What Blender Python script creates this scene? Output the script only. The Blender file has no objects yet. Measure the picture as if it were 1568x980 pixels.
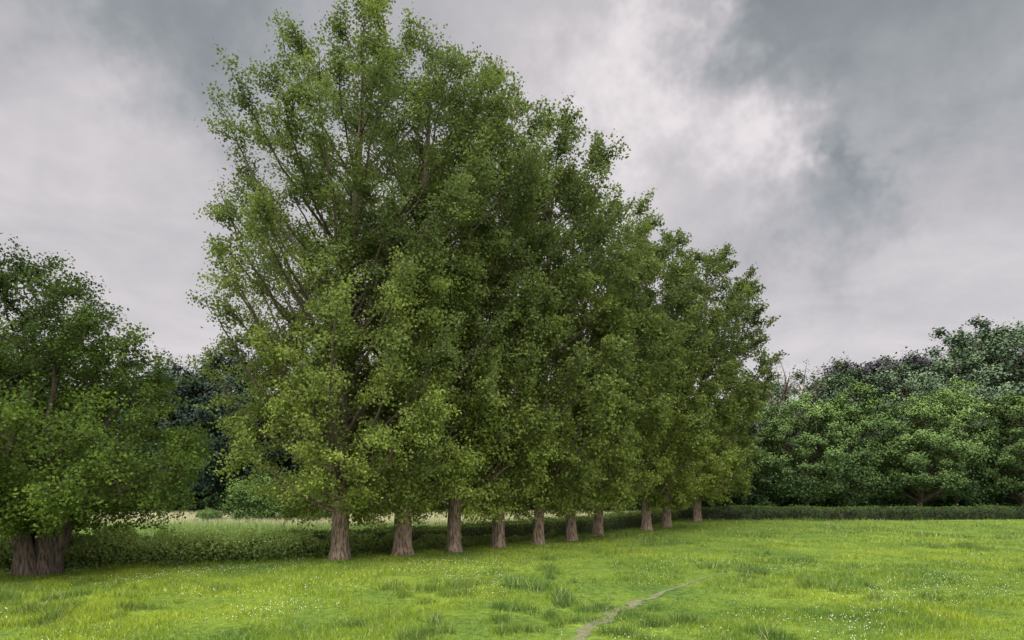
import bpy, math, numpy as np
from mathutils import Vector
sc=bpy.context.scene
sc.view_settings.view_transform='Standard'
sc.view_settings.look='None'
sc.view_settings.exposure=0
RS=np.random.default_rng

# ---------- numpy noise ----------
_lat=RS(5).random((256,256))
def vnoise(x,y,s,o=0):
    x=np.asarray(x,float)/s+o*17.3+1000; y=np.asarray(y,float)/s+o*9.7+1000
    xi=np.floor(x).astype(int); yi=np.floor(y).astype(int)
    fx=x-xi; fy=y-yi; fx=fx*fx*(3-2*fx); fy=fy*fy*(3-2*fy)
    a=_lat[xi%256,yi%256]; b=_lat[(xi+1)%256,yi%256]; c=_lat[xi%256,(yi+1)%256]; d=_lat[(xi+1)%256,(yi+1)%256]
    return (a*(1-fx)+b*fx)*(1-fy)+(c*(1-fx)+d*fx)*fy
def fbm(x,y,s,o=0):
    return (vnoise(x,y,s,o)+0.5*vnoise(x,y,s/2.1,o+1)+0.25*vnoise(x,y,s/4.3,o+2))/1.75
def gh(x,y):
    x=np.asarray(x,float); y=np.asarray(y,float)
    fade=np.clip((140-np.hypot(x,y))/80,0,1)
    return ((vnoise(x,y,9,3)-.5)*0.22+(vnoise(x,y,3,4)-.5)*0.10)*fade

# ---------- mesh helpers ----------
def mk_mesh(name,V,F,mat,cols=None,smooth=False):
    me=bpy.data.meshes.new(name)
    V=np.asarray(V,np.float32); F=np.asarray(F,np.int32); k=F.shape[1]
    me.vertices.add(len(V)); me.vertices.foreach_set('co',V.ravel())
    me.loops.add(F.size); me.loops.foreach_set('vertex_index',F.ravel())
    me.polygons.add(len(F)); me.polygons.foreach_set('loop_start',np.arange(0,F.size,k,dtype=np.int32))
    if smooth: me.polygons.foreach_set('use_smooth',np.ones(len(F),bool))
    if cols is not None:
        a=me.attributes.new('lc','FLOAT_COLOR','FACE')
        c=np.ones((len(F),4),np.float32); c[:,:3]=cols
        a.data.foreach_set('color',c.ravel())
    me.update(calc_edges=True)
    me.materials.append(mat)
    return me
def obj(name,data,parent=None,loc=(0,0,0)):
    o=bpy.data.objects.new(name,data); sc.collection.objects.link(o)
    o.location=loc
    if parent: o.parent=parent
    return o
def norm(v): return v/(np.linalg.norm(v,axis=-1,keepdims=True)+1e-9)

class Tubes:
    def __init__(s): s.V=[];s.F=[];s.n=0
    def add(s,P,R,k=6,wob=None):
        P=np.asarray(P,float);R=np.asarray(R,float)
        T=norm(np.gradient(P,axis=0))
        m=T.mean(0); ref=np.array([1.,0,0]) if abs(m[0])<0.6*np.linalg.norm(m) else np.array([0,1.,0])
        U=norm(np.cross(T,ref)); W=np.cross(T,U)
        a=np.linspace(0,2*np.pi,k,endpoint=False)
        rr=R[:,None]*np.ones(k)[None]
        if wob is not None: rr=rr*wob
        X=P[:,None]+rr[...,None]*(np.cos(a)[None,:,None]*U[:,None]+np.sin(a)[None,:,None]*W[:,None])
        n=len(P)
        i=np.arange(n-1)[:,None]*k; j=np.arange(k)[None]; j2=(j+1)%k
        F=np.stack([i+j,i+j2,i+k+j2,i+k+j],-1).reshape(-1,4)+s.n
        s.V.append(X.reshape(-1,3)); s.F.append(F); s.n+=n*k
    def get(s): return np.concatenate(s.V),np.concatenate(s.F)

def leaf_geo(C,S,rng,up=0.5,out=None,outw=0.5):
    n=len(C)
    N=rng.normal(size=(n,3)); N[:,2]+=up
    if out is not None: N+=out*outw
    N=norm(N)
    T=norm(np.cross(N,rng.normal(size=(n,3))))
    B=np.cross(N,T)
    S=S[:,None]
    a=C-T*S*.5; b=C+B*S*.42-T*S*.08+N*S*.08; c=C+T*S*.5; d=C-B*S*.42-T*S*.08+N*S*.08
    V=np.stack([a,b,c,d],1).reshape(-1,3)
    F=np.arange(4*n).reshape(n,4)
    return V,F

# ---------- materials ----------
def newmat(name):
    m=bpy.data.materials.new(name); m.use_nodes=True
    nt=m.node_tree; nt.nodes.clear()
    return m,nt,nt.nodes,nt.links
def leafmat(name,tr=0.35,tint=(1.2,1.2,0.75)):
    m,nt,N,L=newmat(name)
    out=N.new('ShaderNodeOutputMaterial')
    at=N.new('ShaderNodeAttribute'); at.attribute_name='lc'
    d=N.new('ShaderNodeBsdfDiffuse'); L.new(at.outputs['Color'],d.inputs['Color']); last=d
    if tr>0:
        t=N.new('ShaderNodeBsdfTranslucent')
        mul=N.new('ShaderNodeVectorMath'); mul.operation='MULTIPLY'; mul.inputs[1].default_value=tint
        L.new(at.outputs['Color'],mul.inputs[0]); L.new(mul.outputs[0],t.inputs['Color'])
        mx=N.new('ShaderNodeMixShader'); mx.inputs[0].default_value=tr
        L.new(d.outputs[0],mx.inputs[1]); L.new(t.outputs[0],mx.inputs[2]); last=mx
    L.new(last.outputs[0],out.inputs[0])
    return m
M_leaf=leafmat('leaf',.38)
M_leafd=leafmat('leaf_distant',0)
M_grass=leafmat('grass_blade',0)
def barkmat(name,c1,c2,sx=9,sz=1.6):
    m,nt,N,L=newmat(name)
    out=N.new('ShaderNodeOutputMaterial'); p=N.new('ShaderNodeBsdfPrincipled'); p.inputs['Roughness'].default_value=.95
    tc=N.new('ShaderNodeTexCoord'); mp=N.new('ShaderNodeMapping'); mp.inputs['Scale'].default_value=(sx,sx,sz)
    L.new(tc.outputs['Object'],mp.inputs[0])
    no=N.new('ShaderNodeTexNoise'); no.inputs['Scale'].default_value=2.2; no.inputs['Detail'].default_value=6; no.inputs['Roughness'].default_value=.65
    L.new(mp.outputs[0],no.inputs['Vector'])
    n2=N.new('ShaderNodeTexNoise'); n2.inputs['Scale'].default_value=1.3; n2.inputs['Detail'].default_value=3
    L.new(tc.outputs['Object'],n2.inputs['Vector'])
    cr=N.new('ShaderNodeValToRGB'); cr.color_ramp.elements[0].position=.40; cr.color_ramp.elements[1].position=.58
    cr.color_ramp.elements[0].color=(*c1,1); cr.color_ramp.elements[1].color=(*c2,1)
    L.new(no.outputs[0],cr.inputs[0])
    mm=N.new('ShaderNodeMix'); mm.data_type='RGBA'; mm.blend_type='MULTIPLY'; mm.inputs[0].default_value=.5
    L.new(cr.outputs[0],mm.inputs[6]); L.new(n2.outputs[0],mm.inputs[7])
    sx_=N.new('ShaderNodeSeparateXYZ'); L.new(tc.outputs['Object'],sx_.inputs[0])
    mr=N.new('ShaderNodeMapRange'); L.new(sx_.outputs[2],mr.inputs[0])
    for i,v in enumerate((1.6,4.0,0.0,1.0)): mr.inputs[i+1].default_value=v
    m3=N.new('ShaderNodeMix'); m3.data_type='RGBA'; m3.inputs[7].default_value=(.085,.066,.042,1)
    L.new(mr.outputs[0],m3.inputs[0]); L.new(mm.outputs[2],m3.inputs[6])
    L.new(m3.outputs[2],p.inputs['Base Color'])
    b=N.new('ShaderNodeBump'); b.inputs['Strength'].default_value=1; b.inputs['Distance'].default_value=.07
    L.new(no.outputs[0],b.inputs['Height']); L.new(b.outputs[0],p.inputs['Normal'])
    L.new(p.outputs[0],out.inputs[0]); return m
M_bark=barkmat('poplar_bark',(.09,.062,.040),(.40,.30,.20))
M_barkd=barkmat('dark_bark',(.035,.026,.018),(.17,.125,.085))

# ---------- tree generator ----------
def limb_tree(name,loc,H,prof,seed,nlimb,leaves,lsz,r0,cb,cd,zb,clear=1.5,lean=(0,0),slope=1.0,mat=None,bark=None,multi=1,gap=0.0,twl=(.45,1.1),sig=.15,Rs=1.0,shell=.68):
    rng=RS(seed); mat=mat or M_leaf; bark=bark or M_bark
    tb=Tubes()
    ph=rng.random(6)*6.28
    def axis(z):
        t=z/H
        return np.array([lean[0]*t**1.5+.12*np.sin(3*t*3.1+ph[0])*t, lean[1]*t**1.5+.12*np.sin(2.6*t*3.1+ph[1])*t, z])
    zs=np.concatenate([[-.15,0,.1,.22,.4,.7,1.1],np.linspace(1.6,H*.93,18)])
    if multi==1:
        P=np.array([axis(max(z,0))+np.array([0,0,min(z,0)]) for z in zs])
        R=r0*np.clip(1-zs/(H*.97),.03,1)**.8*(1+.34*np.exp(-np.clip(zs,0,9)/.25))
        k=20; a=np.linspace(0,2*np.pi,k,endpoint=False)
        wob=1+(.07*np.sin(a*3+ph[2])+.05*np.sin(a*5+ph[4]))[None]*np.exp(-np.clip(zs,0,99)/.6)[:,None]*1.5+rng.normal(0,.025,(len(zs),k))
        tb.add(P,R,k,wob)
    else:
        for i in range(multi):
            az=i*6.28/multi+rng.random()*.5; rad=.32*rng.uniform(.5,1.15)
            top=rng.uniform(.45,.75)*H; sp=rng.uniform(.8,2.2)
            t=np.linspace(0,1,9)[:,None]
            base=np.array([np.cos(az)*rad,np.sin(az)*rad,-.15])
            tip=np.array([np.cos(az)*sp,np.sin(az)*sp,top])
            P=base+(tip-base)*t**np.array([[1.2,1.2,1]])+rng.normal(0,.05,(9,3))*t
            R=r0*rng.uniform(.38,.55)*(1-.85*t[:,0])*(1+.5*np.exp(-t[:,0]*H*2)); tb.add(P,R,10,1+rng.normal(0,.07,(9,10)))
    pz=np.array([p[0] for p in prof]); pr=np.array([p[1] for p in prof])*Rs
    zz=np.linspace(pz[0],1,400); w=np.interp(zz,pz,pr)+.6; cdf=np.cumsum(w)/w.sum()
    C=[];TW=[];CF=[]
    for i in range(nlimb):
        zt=np.interp((i+rng.random())/nlimb,cdf,zz)*H
        az=i*2.399+rng.normal(0,.35)
        rmax=np.interp(zt/H,pz,pr)
        q=rng.uniform(.84,1.02) if rng.random()<shell else rng.uniform(.3,.8)
        rr=max(rmax*q*(1+.07*np.sin(az*3+ph[3]+zt*.6)),.15)
        z0=zt-rr*slope*rng.uniform(.8,1.25)
        z0=min(max(z0,clear+rng.random()*.8),H*.9)
        A=axis(z0) if multi==1 else axis(z0)+np.array([rng.normal(0,.3),rng.normal(0,.3),0])
        ax=axis(min(zt,H))
        D=np.array([np.cos(az),np.sin(az),0])
        tip=np.array([ax[0],ax[1],0])+D*rr+np.array([0,0,zt])
        Lh=np.linalg.norm(tip-A)
        ctrl=A+(tip-A)*.5+D*rr*.16-np.array([0,0,.10*Lh])+rng.normal(0,.08,3)*Lh*.6
        n=10; t=np.linspace(0,1,n)[:,None]
        P=(1-t)**2*A+2*t*(1-t)*ctrl+t*t*tip+rng.normal(0,.035,(n,3))*np.sin(t*3.1)
        rb=min(.014+.011*Lh,r0*.33*max(1-z0/H,.12)+.010)
        tb.add(P,rb*(1-t[:,0])**.8+.005,6)
        nt_=int(8+Lh*3.0)
        lb=rng.normal(0,.12); nend=6
        for j in range(nt_):
            end=j<nend
            tt=rng.uniform(.76,1) if end else rng.uniform(.15,.9)**.85
            if (not end) and gap and rng.random()<gap: continue
            f=tt*(n-1); i0=min(int(f),n-2); p=P[i0]+(P[i0+1]-P[i0])*(f-i0)
            T=norm(P[i0+1]-P[i0])
            d=norm(T*.45+D*.2+rng.normal(0,.65,3)+np.array([0,0,.25 if zt>.35*H else -.10]))
            l=rng.uniform(*twl)*(.85 if end else 1)
            e=p+d*l+np.array([0,0,-.08*l])
            mid=(p+e)/2+rng.normal(0,.05,3)
            tb.add(np.array([p,mid,e]),np.array([.010,.007,.003]),3)
            TW.append((p,e)); CF.append((max(rng.normal(1,.3),.3)*l*(1.5 if end else 1),lb+rng.normal(0,.13)))
    wsum=sum(c[0] for c in CF); dens=leaves/wsum
    col=[];SZ=[]
    for (p,e),(wt,lb) in zip(TW,CF):
        m=max(int(wt*dens),4)
        s=rng.uniform(.08,1.12,m)[:,None]
        pts=p+(e-p)*s+rng.normal(0,sig,(m,3))*np.array([1,1,.75])
        C.append(pts)
        bz=np.clip((zb-pts[:,2])/(zb*.8),0,1)  # lower leaves coloured brighter, imitating light on the low crown
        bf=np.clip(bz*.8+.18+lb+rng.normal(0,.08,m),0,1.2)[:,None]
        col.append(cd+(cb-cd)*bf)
        SZ.append(lsz*rng.uniform(.7,1.25,m))
    C=np.concatenate(C);col=np.concatenate(col);SZ=np.concatenate(SZ)
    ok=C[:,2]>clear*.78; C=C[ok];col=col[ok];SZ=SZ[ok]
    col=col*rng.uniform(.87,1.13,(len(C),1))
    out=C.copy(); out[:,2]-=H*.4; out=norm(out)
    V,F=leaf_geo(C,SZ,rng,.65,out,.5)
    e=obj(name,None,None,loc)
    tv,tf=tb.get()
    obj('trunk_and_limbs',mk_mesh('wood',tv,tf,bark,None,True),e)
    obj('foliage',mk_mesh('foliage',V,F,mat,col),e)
    return e

PROF=[(0.075,.8),(0.12,2.2),(0.2,3.4),(0.33,3.8),(0.41,4.6),(0.5,4.5),(0.6,4.4),(0.68,4.8),(0.76,4.6),(0.83,3.7),(0.89,2.6),(0.95,1.7),(1,0.4)]
PROF2=[(0.075,.8),(0.12,2.2),(0.2,3.4),(0.4,4.1),(0.6,4.2),(0.72,4.1),(0.82,3.5),(0.9,2.5),(0.96,1.5),(1,0.3)]
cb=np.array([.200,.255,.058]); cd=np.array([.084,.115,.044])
trees=[(-5.8,23.0,18.7,.295,PROF,(.9,0),1.0),(-3.94,24.5,18.4,.325,PROF2,(1.2,.2),.95),(-2.2,25.9,18.5,.26,PROF2,(.8,.4),.92),
(-.56,27.7,18.5,.26,PROF2,(.5,.3),.9),(1.13,28.9,18.2,.22,PROF2,(.9,.3),.88),(2.7,31.2,17.6,.23,PROF2,(.3,.3),.85),
(4.3,34.0,17.0,.25,PROF2,(.9,.3),.85),(7.65,38.8,17.8,.26,PROF2,(0,.3),.92),(9.2,40.6,17.8,.26,PROF2,(.6,.3),.97),(12.7,46.8,19.0,.26,PROF2,(.9,.3),1.14)]
for i,(x,y,H,r,pf,ln,rs) in enumerate(trees):
    nl=[150,105,90,85,80,75,75,80,80,95][i]
    ls=[.090,.098,.108,.115,.122,.13,.135,.14,.145,.155][i]
    lv=[165000,92000,70000,62000,54000,50000,50000,54000,58000,74000][i]
    k=1-.02*i
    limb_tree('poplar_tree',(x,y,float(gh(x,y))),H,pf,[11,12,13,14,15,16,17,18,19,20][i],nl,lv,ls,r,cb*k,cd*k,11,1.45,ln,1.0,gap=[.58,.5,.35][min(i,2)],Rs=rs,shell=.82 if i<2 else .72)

# left field maple
PL=[(0.16,1.8),(0.25,4.2),(0.34,4.6),(0.5,4.3),(0.65,3.6),(0.8,2.8),(0.9,2.0),(1,.7)]
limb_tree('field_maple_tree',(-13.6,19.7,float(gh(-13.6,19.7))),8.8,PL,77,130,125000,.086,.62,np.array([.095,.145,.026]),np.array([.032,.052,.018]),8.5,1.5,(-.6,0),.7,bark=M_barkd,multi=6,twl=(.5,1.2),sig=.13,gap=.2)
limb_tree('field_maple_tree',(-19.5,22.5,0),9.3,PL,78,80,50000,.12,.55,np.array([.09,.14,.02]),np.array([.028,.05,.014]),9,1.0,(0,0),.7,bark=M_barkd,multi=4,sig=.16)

# ---------- clump trees for the woods ----------
def clump_mesh(name,H,R,zlo,seed,nclump,per,lsz,cb,cd,trunk=True,sg=.55):
    rng=RS(seed); tb=Tubes()
    zc=(H+zlo)/2-.06*H; hz=H-zc
    C=[];col=[];hasT=False
    if trunk:
        z=np.linspace(-.2,H*.8,9); P=np.stack([rng.normal(0,.08,9),rng.normal(0,.08,9),z],1); P[:2,:2]=0
        tb.add(P,np.linspace(.24,.05,9)*H/12,8); hasT=True
    for i in range(nclump):
        zz=1-2*(i+.5)/nclump; a=i*2.39996
        d=np.array([np.cos(a)*math.sqrt(1-zz*zz),np.sin(a)*math.sqrt(1-zz*zz),zz])+rng.normal(0,.16,3); d=norm(d)
        q=rng.uniform(.78,1.04) if rng.random()<.75 else rng.uniform(.35,.8)
        lump=1+.13*np.sin(d[0]*5+seed)*np.cos(d[1]*4+seed*2)+.08*np.sin(d[2]*9+seed)
        dz=np.sign(d[2])*abs(d[2])**.9
        hr=(1-abs(d[2])**1.9)**.5 if d[2]>0 else (1-abs(d[2])**4)**.5
        hd=norm(d[:2])
        c=np.array([hd[0]*hr*R,hd[1]*hr*R,dz*(hz if d[2]>0 else zc-zlo)])*q*lump+np.array([0,0,zc])
        if hasT and i%2==0:
            a0=np.array([0,0,max(zlo*.8,c[2]-np.hypot(c[0],c[1])*.8)]); a0[2]=min(a0[2],H*.75)
            mm=(a0+c)/2+rng.normal(0,.15,3)
            tb.add(np.array([a0,mm,c]),np.array([.06,.04,.01])*H/12,4)
        s=sg*rng.lognormal(0,.3); m=int(per*rng.uniform(.7,1.3)*(s/sg)**1.6)
        g=rng.normal(size=(m,3)); g=g/np.linalg.norm(g,axis=1,keepdims=True)*rng.uniform(.2,1.3,(m,1))
        g*=1+.3*np.sin(g[:,[1,2,0]]*3+i)
        pts=c+g*s*np.array([1,1,.75])
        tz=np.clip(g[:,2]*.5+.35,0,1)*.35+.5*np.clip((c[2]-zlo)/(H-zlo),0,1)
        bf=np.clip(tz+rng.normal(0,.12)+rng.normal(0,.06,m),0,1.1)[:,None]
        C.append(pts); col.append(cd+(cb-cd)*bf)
    C=np.concatenate(C);col=np.concatenate(col)
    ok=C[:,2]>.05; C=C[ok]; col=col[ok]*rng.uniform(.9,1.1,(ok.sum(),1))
    o=C-np.array([0,0,zc]); o=norm(o)
    V,F=leaf_geo(C,lsz*rng.uniform(.7,1.3,len(C)),rng,.8,o,1.2)
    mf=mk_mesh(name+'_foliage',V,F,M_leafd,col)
    mw=None
    if hasT:
        v,f=tb.get(); mw=mk_mesh(name+'_wood',v,f,M_barkd,None,True)
    return mf,mw
def place(mm,name,x,y,s,rot,parent=None,sz=None):
    if parent is None:
        e=obj(name,None,None,(x,y,0)); e.rotation_euler=(0,0,rot); e.scale=(s,s,sz or s)
        obj('foliage',mm[0],e)
        if mm[1]: obj('trunk_and_limbs',mm[1],e)
        return e
    for k,nm in ((0,'crown'),(1,'trunk')):
        if mm[k]:
            o=obj(nm,mm[k],parent,(x,y,0)); o.rotation_euler=(0,0,rot); o.scale=(s,s,sz or s)
rng=RS(3)
gb=np.array([.150,.222,.062]); gd=np.array([.044,.076,.028])
W=[clump_mesh('wood_a',11,3.15,1.6,s,210,150,.15,gb*t,gd*t,True,.48) for s,t in ((1,1),(2,.80),(3,1.12),(4,.93))]
for i,(x,y,s,z) in enumerate([(16.5,56,.8,.8),(20,58,.95,.9),(24.2,56,1.0,.91),(28.6,57.5,1.05,1.0),(33.2,55.5,1.0,.88),(37.4,57.5,.95,1.03),(41.6,55.5,1.1,.94),(46.6,57,1.05,1.08),(51,56,1.0,.92),(56,57,1.02,1.02)]):
    place(W[[0,1,2,3,0,2,1,3,2,0][i]],'lime_tree',x,y,s,rng.random()*6,None,z)
db=np.array([.108,.150,.078]); dd=np.array([.048,.070,.044])  # lightened, greyed greens imitate distance haze in the leaf colour
B=[clump_mesh('back_a',18,5.8,1.5,s,200,190,.28,db*t,dd*t,True,.9) for s,t in ((11,1),(12,.80),(13,1.15))]
cbm=clump_mesh('copper_beech',18,5.8,2,21,190,150,.30,np.array([.056,.050,.054]),np.array([.034,.031,.034]),True,.9)
wood=obj('woodland',None)
for (x,y,s) in [(24,74,.66),(30,78,.74),(37,82,.86),(43,88,.96),(50,86,.94),(57,88,1.02),(64,90,1.2),(72,94,1.38),(80,94,1.38),(90,94,1.4),(38,100,.95),(62,106,1.2),(74,110,1.5),(92,114,1.5),(68,100,1.38),(56,96,1.08),(12,68,.55),(18,68,.5),(8,76,.6),(0,78,.6),(-8,76,.7),(64,74,.78),(56,72,.72),(47,74,.74),(72,76,.84)]:
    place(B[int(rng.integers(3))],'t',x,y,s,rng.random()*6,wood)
place(cbm,'copper_beech_tree',48.5,95,1.12,.4); place(cbm,'copper_beech_tree',54,98,1.17,2.2)
lb_=np.array([.054,.076,.054]); ld=np.array([.022,.034,.028])
Lw=[clump_mesh('left_a',16,5.6,.8,s,190,130,.29,lb_*t,ld*t,True,.85) for s,t in ((31,1),(32,.8))]
lw=obj('dark_woodland',None)
for (x,y,s) in [(-42,62,.95),(-36,66,.85),(-31,62,.78),(-27.5,64,.86),(-23.5,60,.93),(-19,63,.97),(-14,66,.85),(-9,64,.75),(-4,68,.7),(2,66,.65),(-50,60,1.1),(-33,72,.85),(-58,62,1.1),(7,64,.6)]:
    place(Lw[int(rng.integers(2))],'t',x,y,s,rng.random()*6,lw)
US=[clump_mesh('under',3.2,2.6,0,s,60,100,.2,gd*1.3,gd*.7,False,.5) for s in (41,42)]
us=obj('woodland_understorey',None)
for i in range(34): place(US[i%2],'bush',-46+i*2.0,60+rng.normal(0,1.0),rng.uniform(.7,1.2),rng.random()*6,us)
for i in range(26): place(US[i%2],'bush',13+i*2.1,61.5+rng.normal(0,.8),rng.uniform(.6,1.1),rng.random()*6,us)
bare=clump_mesh('ash',12,2.6,4,55,80,9,.16,np.array([.19,.20,.14]),np.array([.10,.11,.08]),True,.4)
place(bare,'ash_tree',25.6,64,1.25,1.0); place(bare,'ash_tree',27.8,65,1.22,3.0)
bb=clump_mesh('bush',3.4,2.5,0,61,90,140,.13,np.array([.13,.20,.05]),np.array([.045,.08,.025]),False,.42)
place(bb,'elder_bush',-16.2,45,.95,0); place(bb,'elder_bush',-13.0,46,.7,2)
place(bb,'elder_bush',-19.4,43.5,.32,1)

# ---------- hedges ----------
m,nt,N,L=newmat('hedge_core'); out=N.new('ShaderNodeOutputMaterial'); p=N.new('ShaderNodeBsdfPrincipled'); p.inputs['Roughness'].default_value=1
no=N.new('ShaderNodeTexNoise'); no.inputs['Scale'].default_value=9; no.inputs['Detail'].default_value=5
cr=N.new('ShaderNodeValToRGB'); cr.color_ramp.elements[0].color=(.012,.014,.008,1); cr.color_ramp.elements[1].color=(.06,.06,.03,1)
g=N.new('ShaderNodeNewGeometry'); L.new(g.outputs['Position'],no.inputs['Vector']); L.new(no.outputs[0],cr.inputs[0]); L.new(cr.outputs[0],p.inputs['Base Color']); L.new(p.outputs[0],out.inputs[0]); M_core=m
def hedge(name,pts,h,w,seed,dens,lsz,cb,cd):
    rng=RS(seed); pts=np.array(pts,float)
    seg=np.linalg.norm(np.diff(pts,axis=0),axis=1); cs=np.concatenate([[0],np.cumsum(seg)]); Lt=cs[-1]
    def at(s): return np.stack([np.interp(s,cs,pts[:,0]),np.interp(s,cs,pts[:,1])],1)
    n=int(Lt/.3); s=np.linspace(0,Lt,n); P=at(s); T=norm(np.gradient(P,axis=0)); Nn=np.stack([-T[:,1],T[:,0]],1)
    V=[]
    hh=h*(.84+.14*vnoise(s,s*0,1.3,7))
    sec=[(-.40,0),(-.44,.5),(-.36,.93),(0,1),(.36,.93),(.44,.5),(.40,0)]
    for a,b in sec:
        xy=P+Nn*(a*w*(1+.15*(vnoise(s,s*0+a*9,.8,8)-.5)))[:,None]
        V.append(np.concatenate([xy,(gh(P[:,0],P[:,1])-.05+b*hh)[:,None]],1))
    V=np.stack(V,1).reshape(-1,3); k=len(sec)
    i=np.arange(n-1)[:,None]*k; j=np.arange(k-1)[None]
    F=np.stack([i+j,i+j+1,i+k+j+1,i+k+j],-1).reshape(-1,4)
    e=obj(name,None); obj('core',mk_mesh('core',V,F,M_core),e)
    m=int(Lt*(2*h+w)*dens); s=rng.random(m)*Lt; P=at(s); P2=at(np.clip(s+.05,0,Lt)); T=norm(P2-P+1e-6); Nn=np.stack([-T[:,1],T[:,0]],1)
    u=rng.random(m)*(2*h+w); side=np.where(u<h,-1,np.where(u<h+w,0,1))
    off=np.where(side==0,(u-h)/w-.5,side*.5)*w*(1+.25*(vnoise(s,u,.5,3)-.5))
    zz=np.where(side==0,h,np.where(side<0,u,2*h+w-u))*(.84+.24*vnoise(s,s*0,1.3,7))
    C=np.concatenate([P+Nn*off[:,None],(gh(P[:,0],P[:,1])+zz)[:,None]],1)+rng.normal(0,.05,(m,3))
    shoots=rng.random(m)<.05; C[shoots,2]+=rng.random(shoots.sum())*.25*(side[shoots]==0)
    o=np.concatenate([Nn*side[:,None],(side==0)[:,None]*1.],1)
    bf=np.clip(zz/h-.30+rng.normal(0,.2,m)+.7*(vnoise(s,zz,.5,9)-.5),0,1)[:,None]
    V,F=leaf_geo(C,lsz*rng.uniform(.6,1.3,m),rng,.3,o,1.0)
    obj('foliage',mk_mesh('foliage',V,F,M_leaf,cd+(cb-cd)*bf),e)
HP=[(-30,17.5),(-14,21.9),(-10.5,22.9),(-7.1,24.1),(-1.9,28.9),(3,35.2),(7.2,41),(11.3,48.2)]
hedge('clipped_hedge',HP,.85,.8,91,420,.07,np.array([.22,.31,.08]),np.array([.06,.09,.03]))
hedge('clipped_hedge',[(12,49.6),(30,50.3),(62,52.5)],.95,.9,92,230,.11,np.array([.09,.14,.04]),np.array([.022,.038,.014]))

# ---------- ground ----------
def posnoise(N,L):
    g=N.new('ShaderNodeNewGeometry')
    def no(s,d=5):
        n=N.new('ShaderNodeTexNoise'); n.inputs['Scale'].default_value=s; n.inputs['Detail'].default_value=d; L.new(g.outputs['Position'],n.inputs['Vector']); return n
    return no
m,nt,N,L=newmat('field_turf'); out=N.new('ShaderNodeOutputMaterial'); p=N.new('ShaderNodeBsdfPrincipled'); p.inputs['Roughness'].default_value=1
p.inputs['Specular IOR Level'].default_value=.1
no=posnoise(N,L); a=no(.45); b=no(6.,8)
cr=N.new('ShaderNodeValToRGB'); cr.color_ramp.elements[0].position=.35; cr.color_ramp.elements[1].position=.65
cr.color_ramp.elements[0].color=(.06,.105,.016,1); cr.color_ramp.elements[1].color=(.13,.18,.02,1); L.new(a.outputs[0],cr.inputs[0])
c2=N.new('ShaderNodeValToRGB'); c2.color_ramp.elements[0].position=.3; c2.color_ramp.elements[1].position=.6
c2.color_ramp.elements[0].color=(.4,.4,.4,1); c2.color_ramp.elements[1].color=(1,1,1,1); L.new(b.outputs[0],c2.inputs[0])
mm=N.new('ShaderNodeMix'); mm.data_type='RGBA'; mm.blend_type='MULTIPLY'; mm.inputs[0].default_value=1
L.new(cr.outputs[0],mm.inputs[6]); L.new(c2.outputs[0],mm.inputs[7]); L.new(mm.outputs[2],p.inputs['Base Color'])
bu=N.new('ShaderNodeBump'); bu.inputs['Strength'].default_value=.6; bu.inputs['Distance'].default_value=.05; L.new(b.outputs[0],bu.inputs['Height']); L.new(bu.outputs[0],p.inputs['Normal'])
L.new(p.outputs[0],out.inputs[0]); M_turf=m
u=np.linspace(-5.6,5.6,340); X=11*np.sinh(u); Y=18+11*np.sinh(u)
XX,YY=np.meshgrid(X,Y); V=np.stack([XX,YY,gh(XX,YY)],-1).reshape(-1,3); n=len(X)
i=np.arange(n-1)[:,None]*n; j=np.arange(n-1)[None]
F=np.stack([i+j,i+j+1,i+n+j+1,i+n+j],-1).reshape(-1,4)
obj('ground',mk_mesh('ground',V,F,M_turf,None,True))

# path
PP=np.array([(.75,9.5),(1.0,10.8),(1.18,11.7),(1.75,13.0),(2.2,14.0),(2.75,14.9),(3.3,15.7),(4.1,17.1),(5.1,18.6),(6.4,19.9)])
tt=np.linspace(0,len(PP)-1,200); px=np.interp(tt,np.arange(len(PP)),PP[:,0]); py=np.interp(tt,np.arange(len(PP)),PP[:,1])
k_=np.ones(15)/15; px=np.convolve(np.pad(px,7,'edge'),k_,'valid'); py=np.convolve(np.pad(py,7,'edge'),k_,'valid')
px+=.26*(vnoise(tt*3,tt*0,2,31)-.5)+.10*(vnoise(tt*9,tt*0,2,32)-.5)
T=norm(np.gradient(np.stack([px,py],1),axis=0)); Nn=np.stack([-T[:,1],T[:,0]],1)
wd=.13*(.25+1.3*vnoise(tt*7,tt*0,2,1))*np.clip((199-np.arange(200))/70,.12,1)
V=[]
for a in (-1,-.5,0,.5,1):
    q=np.stack([px,py],1)+Nn*(wd*a*(1+.7*(vnoise(tt*19,tt*0+a*7,1,2)-.5)))[:,None]
    V.append(np.concatenate([q,(gh(q[:,0],q[:,1])+.010)[:,None]],1))
V=np.stack(V,1).reshape(-1,3); i=np.arange(199)[:,None]*5; j=np.arange(4)[None]
F=np.stack([i+j,i+j+1,i+5+j+1,i+5+j],-1).reshape(-1,4)
m,nt,N,L=newmat('bare_soil'); out=N.new('ShaderNodeOutputMaterial'); p=N.new('ShaderNodeBsdfPrincipled'); p.inputs['Roughness'].default_value=1
no=posnoise(N,L); a=no(11,8); cr=N.new('ShaderNodeValToRGB'); cr.color_ramp.elements[0].position=.42;cr.color_ramp.elements[1].position=.66
cr.color_ramp.elements[0].color=(.055,.075,.02,1); cr.color_ramp.elements[1].color=(.135,.11,.05,1); L.new(a.outputs[0],cr.inputs[0]); L.new(cr.outputs[0],p.inputs['Base Color']); L.new(p.outputs[0],out.inputs[0])
obj('footpath',mk_mesh('footpath',V,F,m,None,True))
def pathdist(x,y):
    d=np.full(len(x),9.)
    for a,b in zip(px[::3],py[::3]): d=np.minimum(d,np.hypot(x-a,y-b))
    return d

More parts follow.
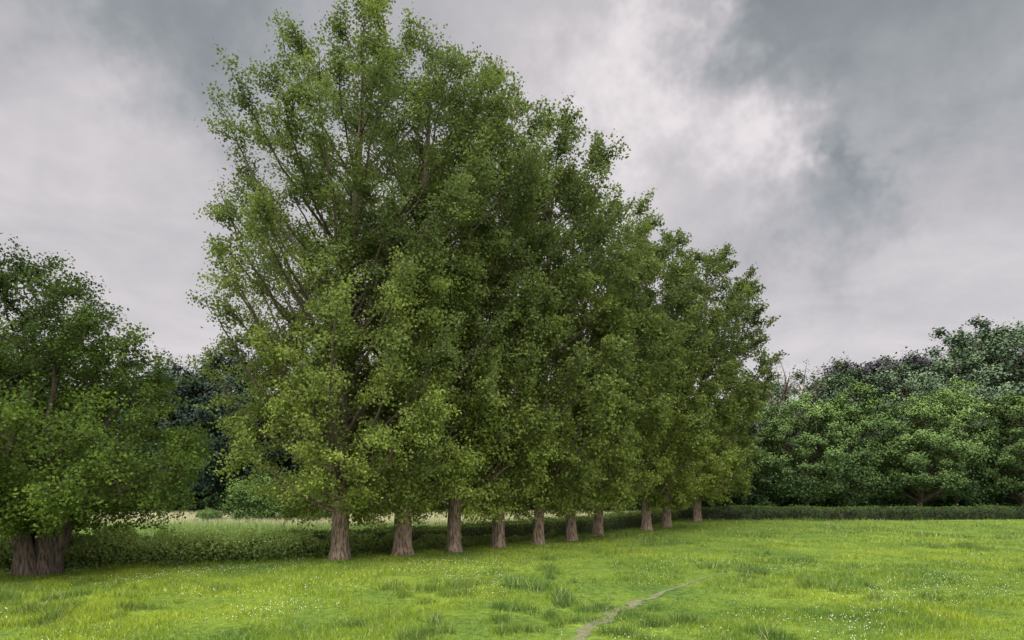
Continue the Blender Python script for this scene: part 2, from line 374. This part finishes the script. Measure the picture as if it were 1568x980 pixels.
# ---------- grass blades ----------
hx=np.array([p[0] for p in HP]); hy=np.array([p[1] for p in HP])
def hedge_y(x): return np.where(x<11.3,np.interp(x,hx,hy),49.6)
def blades(name,x,y,h,w,col,rng,lean=.35):
    n=len(x); az=rng.random(n)*6.283; z=gh(x,y)-.01
    la=rng.random(n)*6.283; lm=h*lean*rng.random(n)*1.6
    B=np.stack([x,y,z],1); dx=np.stack([np.cos(az),np.sin(az),0*az],1)*(w*.5)[:,None]
    tip=B+np.stack([np.cos(la)*lm,np.sin(la)*lm,h],1)
    V=np.stack([B-dx,B+dx,tip],1).reshape(-1,3); F=np.arange(3*n).reshape(n,3)
    return obj(name,mk_mesh(name,V,F,M_grass,col))
rng=RS(42)
X=[];Y=[];Hh=[];Wd=[]
for y0,y1,dens,sc_ in ((9.5,15,1700,1),(15,21,850,1.35),(21,30,360,1.9),(30,52,110,3)):
    xm=y1*.80; n=int((y1-y0)*2*xm*dens)
    y=rng.uniform(y0,y1,n); x=rng.uniform(-xm,xm,n)
    ok=(np.abs(x)<y*.80+1)&(y<hedge_y(x)-.3); x=x[ok];y=y[ok]
    X.append(x);Y.append(y);Wd.append(np.full(len(x),.009*sc_)); Hh.append(np.full(len(x),1+.10*(sc_-1)))
x=np.concatenate(X);y=np.concatenate(Y);wd_=np.concatenate(Wd);hh=np.concatenate(Hh)
wx=x+.5*(vnoise(x,y,.7,51)-.5); wy=y+.5*(vnoise(x,y,.7,52)-.5)
tall=fbm(x,y,1.6,5); tuft=np.clip((vnoise(wx,wy,.45,8)*vnoise(x,y,2.9,9)-.42)/.2,0,1)
pd=np.where(y<24,pathdist(x,y),9)
keep=(pd>.06+.16*rng.random(len(x)))|(rng.random(len(x))<.32)
x,y,wd_,hh,tall,tuft,pd=[q[keep] for q in (x,y,wd_,hh,tall,tuft,pd)]
nearrow=np.clip(1-(hedge_y(x)-y)/1.8,0,1)
h=(.03+.07*np.clip((tall-.35)/.35,0,1)+.17*tuft+.22*nearrow*rng.random(len(x)))*rng.uniform(.5,1.4,len(x))*hh
h*=np.clip(pd/.5,.45,1)
f=.55*np.clip((fbm(x,y*.8,3.0,12)-.37)/.22,0,1)+.45*np.clip((fbm(x,y,.7,14)-.34)/.32,0,1)
c1=np.array([.215,.275,.020]); c2=np.array([.072,.135,.019]); c3=np.array([.052,.100,.024])
col=c1+(c2-c1)*f[:,None]; tf=np.clip(tuft*.75+nearrow*.2,0,1)[:,None]; col=col*(1-tf)+c3*tf
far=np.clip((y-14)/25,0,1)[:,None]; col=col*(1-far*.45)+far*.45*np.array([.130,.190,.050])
dry=(rng.random(len(x))<.08)[:,None]; col=np.where(dry,np.array([.30,.30,.14]),col)
col=col*rng.uniform(.6,1.35,(len(x),1))
blades('grass',x,y,h,wd_,col,rng,.7)
n=130000
y=18+44*rng.random(n)**1.2; x=rng.uniform(-36,14,n); ok=y>hedge_y(x)+.5; x=x[ok];y=y[ok]
pale=np.clip((y-37)/4,0,1)*np.clip(.6+fbm(x,y,4,3),0,1)
c=np.array([.19,.27,.075])*(1-pale)[:,None]+np.array([.42,.40,.23])*pale[:,None]
c=c*rng.uniform(.7,1.25,(len(x),1))
blades('meadow_grass',x,y,(.5+.3*rng.random(len(x)))*(1-.3*pale),.012+.0006*y,c,rng,.3)
# nettles / tall weeds at the foot of the hedge
rngn=RS(8); n=60000
s=rngn.random(n)**1.15; x=-16+18*s+rngn.normal(0,.1,n); y=hedge_y(x)+rngn.normal(-.5,.42,n)
hz=np.clip(1.3-1.5*np.clip(s-.2,0,1),.30,1.2)*(.45+.8*vnoise(x,y,.6,2)); zz=rngn.random(n)**.7*hz
C=np.stack([x,y,gh(x,y)+zz],1)
V,F=leaf_geo(C,rngn.uniform(.04,.09,n),rngn,.8)
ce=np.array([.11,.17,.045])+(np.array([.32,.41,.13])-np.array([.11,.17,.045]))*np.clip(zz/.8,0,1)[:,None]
obj('nettles',mk_mesh('nettles',V,F,M_leaf,ce*rngn.uniform(.7,1.2,(n,1))))
# clover flowers
n=9000
y=9.5+14*rng.random(n); x=rng.uniform(-1,1,n)*y*.8; k=(fbm(x,y,2.2,21)+.12*(x<0)-.04+rng.normal(0,.07,n)>.67)&(pathdist(x,y)>.3)&(y<hedge_y(x)-.6); x=x[k];y=y[k]; n=len(x)
r=rng.uniform(.007,.012,n); z=gh(x,y)+rng.uniform(.04,.08,n)
dirs=np.array([(1,0,0),(0,1,0),(-1,0,0),(0,-1,0),(0,0,1),(0,0,-1)],float)
C=np.stack([x,y,z],1); V=(C[:,None]+dirs[None]*r[:,None,None]).reshape(-1,3)
tri=np.array([(0,1,4),(1,2,4),(2,3,4),(3,0,4),(1,0,5),(2,1,5),(3,2,5),(0,3,5)])
F=(np.arange(n)[:,None,None]*6+tri[None]).reshape(-1,3)
m,nt,N,L=newmat('clover_white'); out=N.new('ShaderNodeOutputMaterial'); p=N.new('ShaderNodeBsdfPrincipled'); p.inputs['Base Color'].default_value=(.62,.64,.52,1); p.inputs['Roughness'].default_value=.9; L.new(p.outputs[0],out.inputs[0])
obj('clover_flowers',mk_mesh('clover',V,F,m))

# ---------- world ----------
w=bpy.data.worlds.new('World'); sc.world=w; w.use_nodes=True; nt=w.node_tree; N=nt.nodes; L=nt.links; N.clear()
def math_(op,a,b=None,clamp=False):
    n=N.new('ShaderNodeMath'); n.operation=op; n.use_clamp=clamp
    for i,v in enumerate((a,b)):
        if v is None: continue
        if isinstance(v,(int,float)): n.inputs[i].default_value=v
        else: L.new(v,n.inputs[i])
    return n.outputs[0]
def vm(op,a,b):
    n=N.new('ShaderNodeVectorMath'); n.operation=op
    for i,v in enumerate((a,b)):
        if isinstance(v,(tuple,list)): n.inputs[i].default_value=v
        elif v is not None: L.new(v,n.inputs[i])
    return n
tc=N.new('ShaderNodeTexCoord'); D=tc.outputs['Generated']
sp=N.new('ShaderNodeSeparateXYZ'); L.new(D,sp.inputs[0])
zc=math_('MAXIMUM',sp.outputs[2],0.0)
den=math_('ADD',zc,.22)
cx=math_('DIVIDE',sp.outputs[0],den); cy=math_('DIVIDE',sp.outputs[1],den)
cp=N.new('ShaderNodeCombineXYZ'); L.new(cx,cp.inputs[0]); L.new(cy,cp.inputs[1])
def noise(vec,s,d,r=.5,dist=0):
    n=N.new('ShaderNodeTexNoise'); n.inputs['Scale'].default_value=s; n.inputs['Detail'].default_value=d; n.inputs['Roughness'].default_value=r
    n.inputs['Distortion'].default_value=dist
    L.new(vec,n.inputs['Vector']); return n
n1=noise(cp.outputs[0],.9,2,.5); n2=noise(cp.outputs[0],2.8,5,.6,.4); nw=noise(D,4.4,5,.66)
wv=vm('SUBTRACT',nw.outputs['Color'],(.5,.5,.5)); ws=vm('MULTIPLY',wv.outputs[0],(.50,.50,.40)); WD=vm('ADD',D,ws.outputs[0]).outputs[0]
def dirp(x,y):
    v=Vector(((x-784)/1045,1,(742-y)/1045)); v.normalize(); return tuple(v)
val=math_('ADD',math_('MULTIPLY',math_('SUBTRACT',n1.outputs[0],.5),.30),math_('MULTIPLY',math_('SUBTRACT',n2.outputs[0],.5),.42))
val=math_('ADD',val,.72)
hz=math_('MULTIPLY',math_('SUBTRACT',.38,zc),.42); val=math_('ADD',val,hz)
for (x,y,s,a) in [(900,110,.085,.24),(990,165,.085,.30),(1100,195,.09,.40),(1200,215,.06,.34),(1420,290,.14,.20),
                  (1380,60,.22,-.36),(1150,20,.13,-.32),(1530,190,.12,-.08),(1285,245,.045,-.34),(1230,350,.09,-.28),(60,180,.12,.20),(200,40,.14,-.32),(430,30,.15,-.26)]:
    ds=vm('DISTANCE',WD,dirp(x,y)).outputs['Value']
    e=math_('EXPONENT',math_('MULTIPLY',math_('MULTIPLY',ds,ds),-1.0/(s*s)))
    val=math_('ADD',val,math_('MULTIPLY',e,a))
cr=N.new('ShaderNodeValToRGB'); R=cr.color_ramp; L.new(val,cr.inputs[0])
def s2l(c): return tuple(((v/255+.055)/1.055)**2.4 for v in c)
R.elements[0].position=0.05; R.elements[0].color=(*s2l((126,131,136)),1)
R.elements[1].position=1.0; R.elements[1].color=(*s2l((236,229,230)),1)
for p_,c in ((.28,(144,149,153)),(.45,(166,169,173)),(.62,(189,186,190)),(.8,(212,207,210))):
    e=R.elements.new(p_); e.color=(*s2l(c),1)
mr=N.new('ShaderNodeMapRange'); mr.interpolation_type='SMOOTHSTEP'; L.new(sp.outputs[2],mr.inputs[0])
for i,v in enumerate((.60,.90,1.0,8.5)): mr.inputs[i+1].default_value=v  # unseen sky above the frame boosted to light the scene
mb=N.new('ShaderNodeMapRange'); mb.interpolation_type='SMOOTHSTEP'; L.new(sp.outputs[1],mb.inputs[0])
for i,v in enumerate((.2,-.6,1.03,3.4)): mb.inputs[i+1].default_value=v  # sky behind the camera brightened too, as added light
st=math_('MULTIPLY',mr.outputs[0],mb.outputs[0])
bg=N.new('ShaderNodeBackground'); L.new(cr.outputs[0],bg.inputs[0]); L.new(st,bg.inputs[1])
sky=N.new('ShaderNodeTexSky'); sky.sky_type='NISHITA'; sky.sun_disc=False
sd=Vector((-.62,-.48,.75)).normalized()
sky.sun_elevation=math.asin(sd.z); sky.sun_rotation=math.atan2(sd.x,sd.y)
b2=N.new('ShaderNodeBackground'); L.new(sky.outputs[0],b2.inputs[0]); b2.inputs[1].default_value=.10
mx=N.new('ShaderNodeMixShader'); mx.inputs[0].default_value=.94; L.new(b2.outputs[0],mx.inputs[1]); L.new(bg.outputs[0],mx.inputs[2])
wo=N.new('ShaderNodeOutputWorld'); L.new(mx.outputs[0],wo.inputs[0])
sl=bpy.data.lights.new('sun','SUN'); sl.energy=1.4; sl.angle=math.radians(18); sl.color=(1,.94,.84)
so=obj('sun',sl); so.rotation_euler=(-sd).to_track_quat('-Z','Y').to_euler()
cam=bpy.data.cameras.new('camera'); cam.lens=24; cam.sensor_width=36; cam.shift_y=.1607; cam.clip_end=5000
co=obj('camera',cam,None,(0,0,2.6)); co.rotation_euler=(math.radians(90),0,0); sc.camera=co
